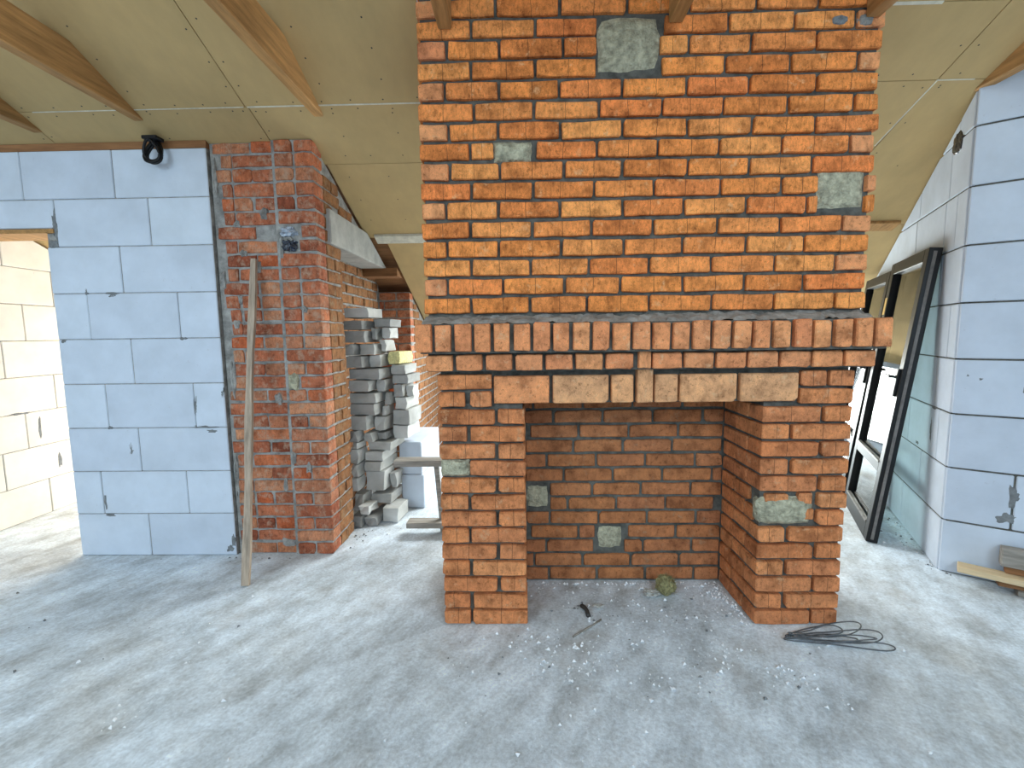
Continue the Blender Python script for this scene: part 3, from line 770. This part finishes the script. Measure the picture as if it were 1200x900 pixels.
for g in ((Vector((UX0, 0, 0)), FY, FX), (Vector((UX1, 0, 0)), FY, -FX)):
    for zz, hh in ((1.188, .066), (1.275, .106)):
        for a, b in ((.20, .32), (.335, .455), (.47, .63)): up_extra.append((g, a, b, zz, zz+hh, .10, .002))
adopt(stuff_bricks('flank_bricks', None, up_extra, 'brick_pier', rf), bre)
adopt(stuff_bricks('flank_bricks', None, extra, 'brick_pier', rf), pierR)
# black soot-like smear on an upper brick
adopt(blob('mortar_smear', None, G0, 1.62, 1.70, 2.552, 2.595, 'smear', 340, .006, -.002, .2), bre)
adopt(blob('mortar_smear', None, G0, 1.73, 1.80, 2.545, 2.60, 'mortar_light', 341, .006, -.002, .3), bre)

# ------------------------------------------------------------------ ceiling beams (collar ties)
beams = [(-2.30, 'thin timber tie beam meeting the slope above the doorway lintel'),
         (-1.680, 'pale knotty timber tie beam beside the black hanging cable'),
         (-.700, 'brown timber tie beam meeting the slope above the brick pillar'),
         (.075, 'timber tie beam abutting the chimney breast by its edge facing the pillar'),
         (1.005, 'timber tie beam abutting the chimney breast beside the big mortar patch'),
         (1.785, 'timber tie beam abutting the chimney breast by its edge facing the leaning doors'),
         (2.70, 'pale timber tie beam meeting the slope above the white block corner')]
for i, (x, lab) in enumerate(beams):
    w = .056; zb = 2.512 if i < 3 else (2.575 if i < 6 else 2.535)
    if i == 0: zb = 2.488
    chim = 3 <= i <= 5
    y1 = -.004 if chim else SY0 + (SZ0-zb)/SS
    c = Vector((x, y1, zb)); bm = bmesh.new(); add_box(bm, (-w/2, -4.0, 0), (w/2, .5 if not chim else 0, .172), .004)
    clip(bm, Vector((0, SY0, SZ0-.001)) - c, SN)
    clip(bm, Vector((0, -2.6, 3.3)) - c, Vector((0, -SS, 1)).normalized())
    b_ = link('ceiling_beam', bm_mesh('ceiling_beam', bm), 'wood', None, c)
    tag(b_, lab, 'beam', 'timber tie beams under the sloping ceiling')

# ------------------------------------------------------------------ leaning doors by the right wall
def door_leaf(u0, width, height, foot, label, brass):
    n = Vector((us.y, -us.x, 0))                       # towards the wall
    lean = Vector((n.x*foot, n.y*foot, height)).normalized(); xa = us; ya = lean.cross(xa)
    base = cornerR + us*u0 - n*(foot+.012)
    m = Matrix.Identity(4)
    for i in range(3): m[i][0] = xa[i]; m[i][1] = ya[i]; m[i][2] = lean[i]; m[i][3] = base[i]
    r = empty('door_leaf'); r.matrix_basis = m
    tag(r, label, 'door', 'glazed door leaves leaning against the block wall')
    L_ = math.hypot(foot, height); t = .062; s = .078
    # local y points to the wall side or away; keep the leaf between y = -t .. 0 with the wall at +y or -y
    sg = 1 if (m.to_3x3() @ Vector((0, 1, 0))).dot(n) > 0 else -1
    def bx(name, a, b, mat, par=r, bev=.003):
        ys = sorted((sg*a[1], sg*b[1])); a = (a[0], ys[0], a[2]); b = (b[0], ys[1], b[2])
        return box_obj(name, a, b, mat, par, bev)
    bx('stile', (0, -t, 0), (s, 0, L_), 'black'); bx('stile', (width-s, -t, 0), (width, 0, L_), 'black')
    bx('top_rail', (s, -t, L_-s), (width-s, 0, L_), 'black'); bx('bottom_rail', (s, -t, 0), (width-s, 0, .10), 'black')
    bx('middle_rail', (s, -t, .44), (width-s, 0, .50), 'black')
    bx('pane', (s-.01, -.036, .09), (width-s+.01, -.026, .45), 'glass', bev=0); bx('pane', (s-.01, -.036, .49), (width-s+.01, -.026, L_-s+.01), 'glass', bev=0)
    bx('edge_strip', (-.003, -.040, .02), (.002, -.024, L_-.02), 'gasket', bev=0)
    # pale glazing beads along the rails
    for z in (.10, .50): bx('glazing_bead', (s, -t-.006, z), (width-s, -.045, z+.014), 'gasket', bev=0)
    h = bx('handle', (s*.35, -t-.016, .93), (s*.75, -t, 1.10), 'black')
    lv = box_obj('lever', (0, 0, 0), (.115, .014, .018), 'black', r, .003); lv.location = (s*.55+.05, sg*(-t-.045), 1.04)
    nk = box_obj('spindle', (0, 0, 0), (.016, .045, .016), 'black', r, .002); nk.location = (s*.55, sg*(-t-.025), 1.04)
    if brass: bx('lock_plate', (width-s+.012, -t-.003, L_*.80), (width-.016, -t+.001, L_*.80+.12), 'brass', bev=0)
    return r
door_leaf(.262, .80, 1.80, .205, 'black framed glass door leaf with brass plate leaning beside the block corner', True)
door_leaf(1.10, .80, 1.76, .22, 'black framed glass door leaf leaning on the wall behind another leaf', False)

# ------------------------------------------------------------------ leaning plank
a = Vector((-1.137, .335, 0)); b = Vector((-1.172, .690, 1.785)); d = (b-a).normalized(); xx = Vector((1, 0, 0)); xx = (xx - d*xx.dot(d)).normalized(); yy = d.cross(xx)
bm = bmesh.new(); L_ = (b-a).length; nseg = 10; prev = None
for i in range(nseg+1):
    w = .0165 + .003*math.sin(i*1.7) + .003*(1-i/nseg) ; off = .004*math.sin(i*.8); z = L_*i/nseg
    ring = [bm.verts.new((sx*w+off, sy*.011, z)) for sx, sy in ((-1, -1), (1, -1), (1, 1), (-1, 1))]
    if prev:
        for k in range(4): bm.faces.new((prev[k], prev[(k+1) % 4], ring[(k+1) % 4], ring[k]))
    else: bm.faces.new(ring[::-1])
    prev = ring
bm.faces.new(prev)
pl = link('plank', bm_mesh('plank', bm), 'wood_plank')
m = Matrix.Identity(4)
for i in range(3): m[i][0] = xx[i]; m[i][1] = yy[i]; m[i][2] = d[i]; m[i][3] = a[i]
pl.matrix_basis = m @ Matrix.Translation((0, 0, .006))
tag(pl, 'long narrow dirty wooden plank leaning upright against the red brick pillar', 'plank')

# ------------------------------------------------------------------ stack of block offcuts in the niche (front face: x0, x1, z0, z1 at depth y, then length back)
STK = [(-0.857, -0.667, 1.143, 1.381, 1.465, 1.535), (-0.858, -0.71, 1.134, 1.357, 1.383, 1.449), (-0.699, -0.567, 1.272, 1.489, 1.403, 1.463), (-0.858, -0.7, 1.139, 1.43, 1.296, 1.381),
       (-0.699, -0.657, 1.231, 1.397, 1.316, 1.398), (-0.655, -0.581, 1.29, 1.465, 1.321, 1.402), (-0.853, -0.785, 1.13, 1.294, 1.209, 1.289), (-0.784, -0.66, 1.2, 1.438, 1.21, 1.286),
       (-0.658, -0.611, 1.276, 1.455, 1.231, 1.315), (-0.855, -0.73, 1.139, 1.397, 1.121, 1.205), (-0.728, -0.634, 1.24, 1.518, 1.119, 1.209), (-0.628, -0.526, 1.332, 1.598, 1.136, 1.227),
       (-0.867, -0.626, 1.191, 1.475, 1.035, 1.115), (-0.619, -0.497, 1.35, 1.594, 1.06, 1.133), (-0.855, -0.695, 1.164, 1.38, 0.953, 1.034), (-0.694, -0.625, 1.269, 1.484, 0.944, 1.03),
       (-0.616, -0.484, 1.362, 1.634, 0.99, 1.057), (-0.527, -0.467, 1.413, 1.546, 0.89, 0.976), (-0.606, -0.528, 1.348, 1.613, 0.896, 0.989), (-0.866, -0.661, 1.182, 1.444, 0.867, 0.943),
       (-0.654, -0.609, 1.296, 1.421, 0.843, 0.934), (-0.607, -0.504, 1.368, 1.646, 0.798, 0.889), (-0.865, -0.668, 1.182, 1.385, 0.784, 0.865), (-0.667, -0.633, 1.285, 1.474, 0.764, 0.841),
       (-0.624, -0.487, 1.364, 1.648, 0.684, 0.797), (-0.726, -0.637, 1.263, 1.485, 0.658, 0.763), (-0.85, -0.727, 1.161, 1.434, 0.679, 0.782), (-0.782, -0.709, 1.202, 1.475, 0.587, 0.656),
       (-0.708, -0.628, 1.274, 1.487, 0.589, 0.645), (-0.627, -0.503, 1.359, 1.626, 0.581, 0.683), (-0.856, -0.783, 1.134, 1.264, 0.599, 0.678), (-0.776, -0.593, 1.26, 1.551, 0.515, 0.58),
       (-0.791, -0.643, 1.229, 1.498, 0.444, 0.513), (-0.794, -0.657, 1.224, 1.522, 0.369, 0.44), (-0.795, -0.647, 1.238, 1.443, 0.218, 0.364), (-0.646, -0.591, 1.328, 1.473, 0.214, 0.33),
       (-0.773, -0.612, 1.269, 1.531, 0.113, 0.188), (-0.79, -0.712, 1.1, 1.262, 0.086, 0.15), (-0.656, -0.531, 1.19, 1.408, 0.004, 0.112), (-0.758, -0.657, 1.12, 1.409, 0.004, 0.062),
       (-0.843, -0.76, 1.08, 1.268, 0.004, 0.088), (-0.86, -0.775, 1.157, 1.301, 0.094, 0.216), (-0.86, -0.797, 1.146, 1.278, 0.238, 0.337), (-0.86, -0.793, 1.139, 1.312, 0.441, 0.547),
       (-0.847, -0.784, 1.134, 1.287, 0.549, 0.598), (-0.854, -0.796, 1.141, 1.314, 0.339, 0.437)]
rs = random.Random(41)
sgrp = 'aerated block offcuts stacked in the brick niche'
ORD = ('lowest', 'second', 'third', 'fourth', 'fifth', 'sixth', 'seventh', 'eighth', 'ninth', 'tenth', 'eleventh', 'twelfth', 'thirteenth', 'fourteenth', 'fifteenth', 'sixteenth', 'seventeenth', 'topmost')
for i, (x0, x1, y0, y1, z0, z1) in enumerate(STK):
    w = x1-x0; dep = y1-y0; h = z1-z0
    bm = bmesh.new(); add_box(bm, (-w/2+.007, .006, .002), (w/2-.007, dep-.006, h-.002), .003)
    bmesh.ops.subdivide_edges(bm, edges=[e for e in bm.edges if e.calc_length() > .05], cuts=1, use_grid_fill=True)
    f = .020 if w < .12 else .011
    shear = rs.uniform(-.015, .015)
    for v in bm.verts:
        n = Vector((noise.noise(v.co*24 + Vector((i*3.1, 0, 0))), noise.noise(v.co*24 + Vector((0, i*2.7, 0))), .6*noise.noise(v.co*24 + Vector((0, 0, i*1.9)))))*f
        v.co += n + Vector((shear*v.co.y, 0, 0))
        v.co.z = min(max(v.co.z, .001), h-.001)
    pv = Vector((-.86, 1.12, 0)); q = Vector((0, .03, 0)) + Matrix.Rotation(-.13, 3, 'Z') @ (Vector(((x0+x1)/2, y0, z0)) - pv) + pv
    o = link('block_offcut', bm_mesh('block_offcut', bm), 'yellow' if i == 11 else 'aac_rough', None, q, (0, rs.uniform(-.10, .10) if w < .1 and i > 24 else 0, -.13 + rs.uniform(-.008, .008)))
    lay = ORD[min(17, int((z0+.03)/.0855))]
    if i == 11: lab = 'yellow stained offcut at the edge of the grey offcut stack'
    elif i == 0: lab = 'wide grey slab lying on top of the offcut stack in the niche'
    else:
        size = 'wide flat' if w > .15 else ('small broken' if w < .1 else 'broken')
        side = 'against the pillar' if x1 < -.69 and x0 < -.8 else ('at its open edge' if x0 > -.70 else 'in its middle')
        lab = '%s grey offcut, %s layer up the niche stack, %s' % (size, lay, side)
    tag(o, lab, 'block', sgrp)
# ------------------------------------------------------------------ two white blocks and the timber trestle
def rough_block(name, sx, sy, sz, mat, bev, seed, jit=.0):
    rg = random.Random(seed); bm = bmesh.new()
    add_box(bm, (-sx/2, -sy/2, 0), (sx/2, sy/2, sz), bev, jit=jit, rng=rg)
    return bm_mesh(name, bm)
wb = [(-.475, 1.78, 0, .262, 0.04, 'lower white aerated block of the pair behind the trestle'), (-.485, 1.79, .264, .255, 0.05, 'upper white aerated block of the pair behind the trestle')]
for x, y, z, h, a, lab in wb:
    o = link('aerated_block', rough_block('aerated_block', .175, .60, h, 'aac', .006, 3), 'aac', None, (x, y, z+.004), (0, 0, -a))
    tag(o, lab, 'block', 'white blocks beside the offcut stack')
tr = empty('trestle', (-.20, 1.02, 0)); tag(tr, 'weathered timber trestle frame standing behind the fireplace pier', 'trestle')
def tb(name, a, b, mat='wood_grey'):
    o = box_obj(name, a, b, mat, tr, .003); return o
tb('top_plank', (-.285, -.06, .478), (.28, .05, .518))
tb('lower_plank', (-.215, -.06, .055), (.30, .04, .092))
for x in (.0, .24):
    l = tb('leg', (x-.016, .0, .0), (x+.016, .03, .478)); l.rotation_euler = (0, math.radians(-4), 0); l.location.x += .02

# ------------------------------------------------------------------ scrap boards by the right wall
def scrap(u, off, z, l, w, t, ang, mat, label, tilt=0):
    nn = Vector((-uf.y, uf.x, 0))
    p = cornerR + uf*u - nn*off + Vector((0, 0, z))
    bm = bmesh.new(); add_box(bm, (-l/2, -w/2, 0), (l/2, w/2, t), .003)
    for v in bm.verts: v.co.y += .006*math.sin(v.co.x*9)
    o = link('scrap_board', bm_mesh('scrap_board', bm), mat, None, p, (0, tilt, math.atan2(uf.y, uf.x)+ang)); tag(o, label, 'board', 'scrap boards at the foot of the block corner'); return o
scrap(.31, .085, .056, .48, .085, .030, -.10, 'wood_pale', 'fresh pale pine board topmost of the low pair in front of the block corner')
scrap(.44, .065, .028, .44, .06, .027, .03, 'wood_dark', 'dark brown batten under the fresh pale board')
scrap(.46, .075, .0, .34, .08, .027, 0, 'wood_grey', 'grey batten lying flat on the floor under the dark batten')
scrap(.50, .040, .0875, .50, .04, .036, .0, 'wood_dark', 'thin brown batten between the pale board and the thick grey board')
scrap(.49, .045, .1245, .52, .06, .095, .0, 'wood_grey', 'thick grey board end standing on edge against the white blocks')

# ------------------------------------------------------------------ black cable hanging from the ceiling edge
cb = empty('hanging_cable', (-1.665, .640, 2.30)); tag(cb, 'small black coil of cable hanging from the ceiling edge above the blocks', 'cable')
def loop(name, rx, rz, zc, y, r, tiltx, tw, n=28, pinch=.5):
    bm = bmesh.new(); pts = []
    for i in range(n):
        t = 2*math.pi*i/n; x = rx*math.sin(t)*(1-pinch*(.5+.5*math.cos(t))); z = zc + rz*math.cos(t)
        pts.append((x + tw*(z-zc), y + tiltx*(z-zc), z))
    tube(bm, pts, r, 6, True); return link(name, bm_mesh(name, bm, True), 'black', cb)
loop('cable_loop', .060, .060, .075, 0, .009, .25, .05); loop('cable_loop', .054, .056, .078, -.016, .008, -.1, -.1); loop('cable_loop', .050, .052, .08, .016, .008, .2, .2)
loop('cable_loop', .056, .062, .070, .008, .006, .3, -.15)
box_obj('ceiling_clip', (-.04, -.03, .135), (.045, .035, .1545), 'black', cb, .004)

# crumpled dark film pushed into the gap of the pillar
def crumple(name, loc, s, mat, seed, label, cat):
    bm = bmesh.new(); bmesh.ops.create_icosphere(bm, subdivisions=3, radius=1)
    for v in bm.verts:
        f = .72 + .42*noise.noise(v.co*2.1 + Vector((seed, 0, 0))) + .3*noise.noise(v.co*5 + Vector((0, seed, 0)))
        v.co = Vector((v.co.x*s[0]*f, v.co.y*s[1]*f, v.co.z*s[2]*f))
    o = link(name, bm_mesh(name, bm), mat, None, loc); tag(o, label, cat); return o
crumple('plastic_film', (-.963, .712, 1.868), (.058, .03, .050), 'foil', 4, 'crumpled black plastic film stuffed between bricks of the pillar', 'plastic film')
crumple('plastic_film', (-.965, .706, 1.945), (.062, .03, .036), 'filmlight', 9, 'crumpled blue-grey shiny film above the black film on the pillar', 'plastic film')

# ------------------------------------------------------------------ wire coil, clump, sticks, crumbs on the floor
bm = bmesh.new(); rw = random.Random(5)
loops = [((1.50, -.105), (1.93, -.165), .030), ((1.51, -.10), (1.92, -.10), .060), ((1.515, -.09), (1.86, -.05), .055), ((1.53, -.115), (1.80, -.125), .030), ((1.50, -.12), (1.87, -.14), .022), ((1.52, -.10), (1.75, -.10), .04)]
for li, ((x0, y0), (x1, y1), w) in enumerate(loops):
    A = Vector((x0, y0, 0)); B = Vector((x1, y1, 0)); d = (B-A)/2; c = (A+B)/2; pn = Vector((-d.y, d.x, 0)).normalized()
    pts = []
    for i in range(40):
        t = 2*math.pi*i/40; wv = w*(1+.9*math.cos(t))*.55 + .004
        p = c + d*math.cos(t) + pn*wv*math.sin(t); pts.append((p.x, p.y, .006 + .004*li + .012*max(0, math.cos(t))*(li % 3) + .004*math.sin(3*t+li)))
    tube(bm, pts, .0028, 5, True)
wc = link('wire_coil', bm_mesh('wire_coil', bm, True), 'wire'); tag(wc, 'loose coil of thin grey wire on the floor at the fireplace pier', 'wire coil')

bm = bmesh.new(); bmesh.ops.create_icosphere(bm, subdivisions=3, radius=1)
for v in bm.verts:
    f = 1 + .35*noise.noise(v.co*2.5); v.co = Vector((v.co.x*.046*f, v.co.y*.045*f, v.co.z*.05*f + .044))
    v.co.z = max(v.co.z, .0)
for i in range(420):
    t = rw.uniform(0, 6.28); q = math.acos(rw.uniform(-.6, 1)); n = Vector((math.sin(q)*math.cos(t), math.sin(q)*math.sin(t), math.cos(q)))
    p = Vector((n.x*.046, n.y*.045, n.z*.05+.044)); s = Vector((rw.uniform(-1, 1), rw.uniform(-1, 1), rw.uniform(-.5, 1))).normalized()
    e = p + n*.010 + s*.016; w = n.cross(s)*.0016
    if min(e.z, p.z) < .002: continue
    bm.faces.new((bm.verts.new(p-w), bm.verts.new(p+w), bm.verts.new(e)))
mc = link('wool_clump', bm_mesh('wool_clump', bm), 'moss', None, (1.10, .262, .001)); tag(mc, 'fuzzy olive brown clump lying on the firebox floor', 'clump')
def stick(name, p, q, r, mat, label, cat):
    bm = bmesh.new(); A = Vector(p); B = Vector(q); c = (A+B)/2; c.z = 0
    tube(bm, [A-c + (B-A)*t + Vector((0, 0, .003*math.sin(t*5))) + Vector((.006*math.sin(t*4), 0, 0)) for t in (0, .25, .5, .75, 1)], r, 6)
    o = link(name, bm_mesh(name, bm, True), mat, None, c); tag(o, label, cat); return o
stick('twig', (.585, -.095, .006), (.735, .035, .006), .0045, 'wood_grey', 'thin grey twig on the floor in front of the firebox', 'twig')
stick('bark_piece', (.652, .135, .012), (.680, .055, .010), .011, 'screw', 'short black bark piece on the firebox floor near the twig', 'bark')
crumple('plastic_scrap', (1.025, .245, .016), (.055, .04, .018), 'concrete', 14, 'pale grey crumpled scrap beside the fuzzy clump', 'scrap')
crumple('wood_chip', (.735, .135, .010), (.035, .02, .010), 'concrete', 17, 'small pale chip lying beside the black bark piece', 'chip')

bm = bmesh.new(); rc = random.Random(31)
def crumb(x, y, s):
    z = .002 + s*.3
    vs_ = [Vector((1, 0, -.4)), Vector((-.5, .87, -.4)), Vector((-.5, -.87, -.4)), Vector((0, 0, .8)), Vector((.4, .5, .4))]
    a = rc.uniform(0, 6.28); R = Matrix.Rotation(a, 3, 'Z') @ Matrix.Rotation(rc.uniform(-.6, .6), 3, 'X')
    q = [bm.verts.new(R @ Vector((v.x*s*rc.uniform(.6, 1.2), v.y*s*rc.uniform(.5, 1.1), v.z*s*.7)) + Vector((x, y, z))) for v in vs_]
    for f in ((0, 2, 1), (0, 3, 2), (1, 2, 3), (0, 1, 4), (1, 3, 4), (0, 4, 3)): bm.faces.new([q[i] for i in f])
clusters = [(.9, .30, .30, .05, 55), (1.33, .22, .05, .10, 60), (1.38, .10, .04, .06, 30), (.42, -.12, .10, .05, 22), (.62, -.17, .07, .02, 26), (.48, -.25, .07, .04, 26), (.58, -.33, .06, .04, 18), (.80, -.10, .25, .12, 60), (.88, -.36, .03, .02, 10),
            (1.20, -.18, .10, .06, 40), (1.10, -.35, .12, .05, 30), (1.42, -.30, .10, .05, 30), (1.5, -.45, .05, .04, 12), (1.15, .02, .10, .04, 22), (-1.08, .27, .05, .03, 10), (-1.04, -.55, .05, .03, 14), (-1.21, -.07, .04, .02, 6), (-.9, -.3, .3, .2, 22), (.4, -.4, .5, .2, 40), (1.75, -.14, .1, .04, 10), (1.0, .12, .3, .15, 50), (.6, .25, .2, .06, 18), (2.75, .75, .05, .12, 50), (2.95, 1.1, .04, .15, 40), (-.5, .9, .2, .1, 20), (1.0, -.7, .8, .2, 30), (1.35, .30, .03, .04, 14)]
for x, y, sx, sy, n in clusters + [(.40+.09*j, .355, .035, .008, 9) for j in range(11)] + [(1.40, .36-.03*j, .012, .02, 6) for j in range(12)]:
    for i in range(int(n*.9)):
        px, py = rc.gauss(x, sx), rc.gauss(y, sy)
        if px < -.76 and py > .67 or (px-1.1)**2 + (py-.26)**2 < .004: continue
        if py > -.01 and (px < .40 and px > -.02 or px > 1.408 and px < 1.82): continue
        if py > .375 and .3 < px < 1.5: continue
        crumb(px, py, rc.choice((.0025, .003, .004, .004, .006, .008, .011)))
cr = link('plaster_crumbs', bm_mesh('plaster_crumbs', bm), 'crumb'); tag(cr, 'white plaster crumbs scattered over the concrete floor', 'crumbs', kind='stuff')
bm = bmesh.new()
for x, y, sx, sy, n in [(2.80, .78, .04, .10, 45), (2.95, 1.1, .03, .15, 45), (2.70, .55, .03, .03, 18), (1.1, .12, .2, .1, 20), (.7, .08, .1, .06, 16), (.45, -.2, .2, .15, 16), (-.72, .95, .03, .1, 20), (-1.3, .66, .15, .02, 20), (1.2, -.4, .3, .1, 16), (-1.6, -.3, .4, .3, 12)]:
    for i in range(n):
        px, py = rc.gauss(x, sx), rc.gauss(y, sy)
        if px < -.76 and py > .67 or (px-1.1)**2 + (py-.26)**2 < .004: continue
        if py > -.01 and (px < .40 and px > -.02 or px > 1.41 and px < 1.82): continue
        crumb(px, py, rc.choice((.003, .004, .006, .01)))
cr = link('mortar_rubble', bm_mesh('mortar_rubble', bm), 'smear'); tag(cr, 'grey mortar rubble specks along walls and hearth floor', 'rubble', kind='stuff')

# ------------------------------------------------------------------ rest of the shell, out of the photograph
def shell(name, a, b, mat='aac'):
    o = box_obj(name, a, b, mat); o['kind'] = 'structure'; return o
shell('wall_outer_left', (-3.90, -5.2, 0), (-3.76, .70, 2.6)); shell('wall_outer_right', (3.76, -5.2, 0), (3.90, 4.1, 2.6))
shell('wall_outer_left_rear', (-3.75, .91, 0), (-3.54, 3.95, 1.1))
shell('wall_back', (-1.02, 3.96, 0), (2.25, 4.1, 1.10)); shell('wall_back_low', (2.25, 3.96, 0), (3.75, 4.1, .16)); shell('wall_back_head', (2.25, 3.96, 1.04), (3.75, 4.1, 1.10)); shell('wall_back_sill', (-3.75, 3.96, 0), (-1.02, 4.1, .42))
shell('wall_back_side', (-1.85, 3.96, .42), (-1.02, 4.1, 1.10)); 
# rear wall behind the camera with window openings
for nme, a, b in (('wall_rear', (-3.75, -5.2, 0), (3.75, -5.0, .88)), ('wall_rear_top', (-3.75, -5.2, 2.62), (3.75, -5.0, 2.72)), ('wall_rear_left', (-3.75, -5.2, .88), (-3.15, -5.0, 2.62)), ('wall_rear_middle', (-.35, -5.2, .88), (1.6, -5.0, 2.62)), ('wall_rear_right', (3.2, -5.2, .88), (3.75, -5.0, 2.62))): shell(nme, a, b)
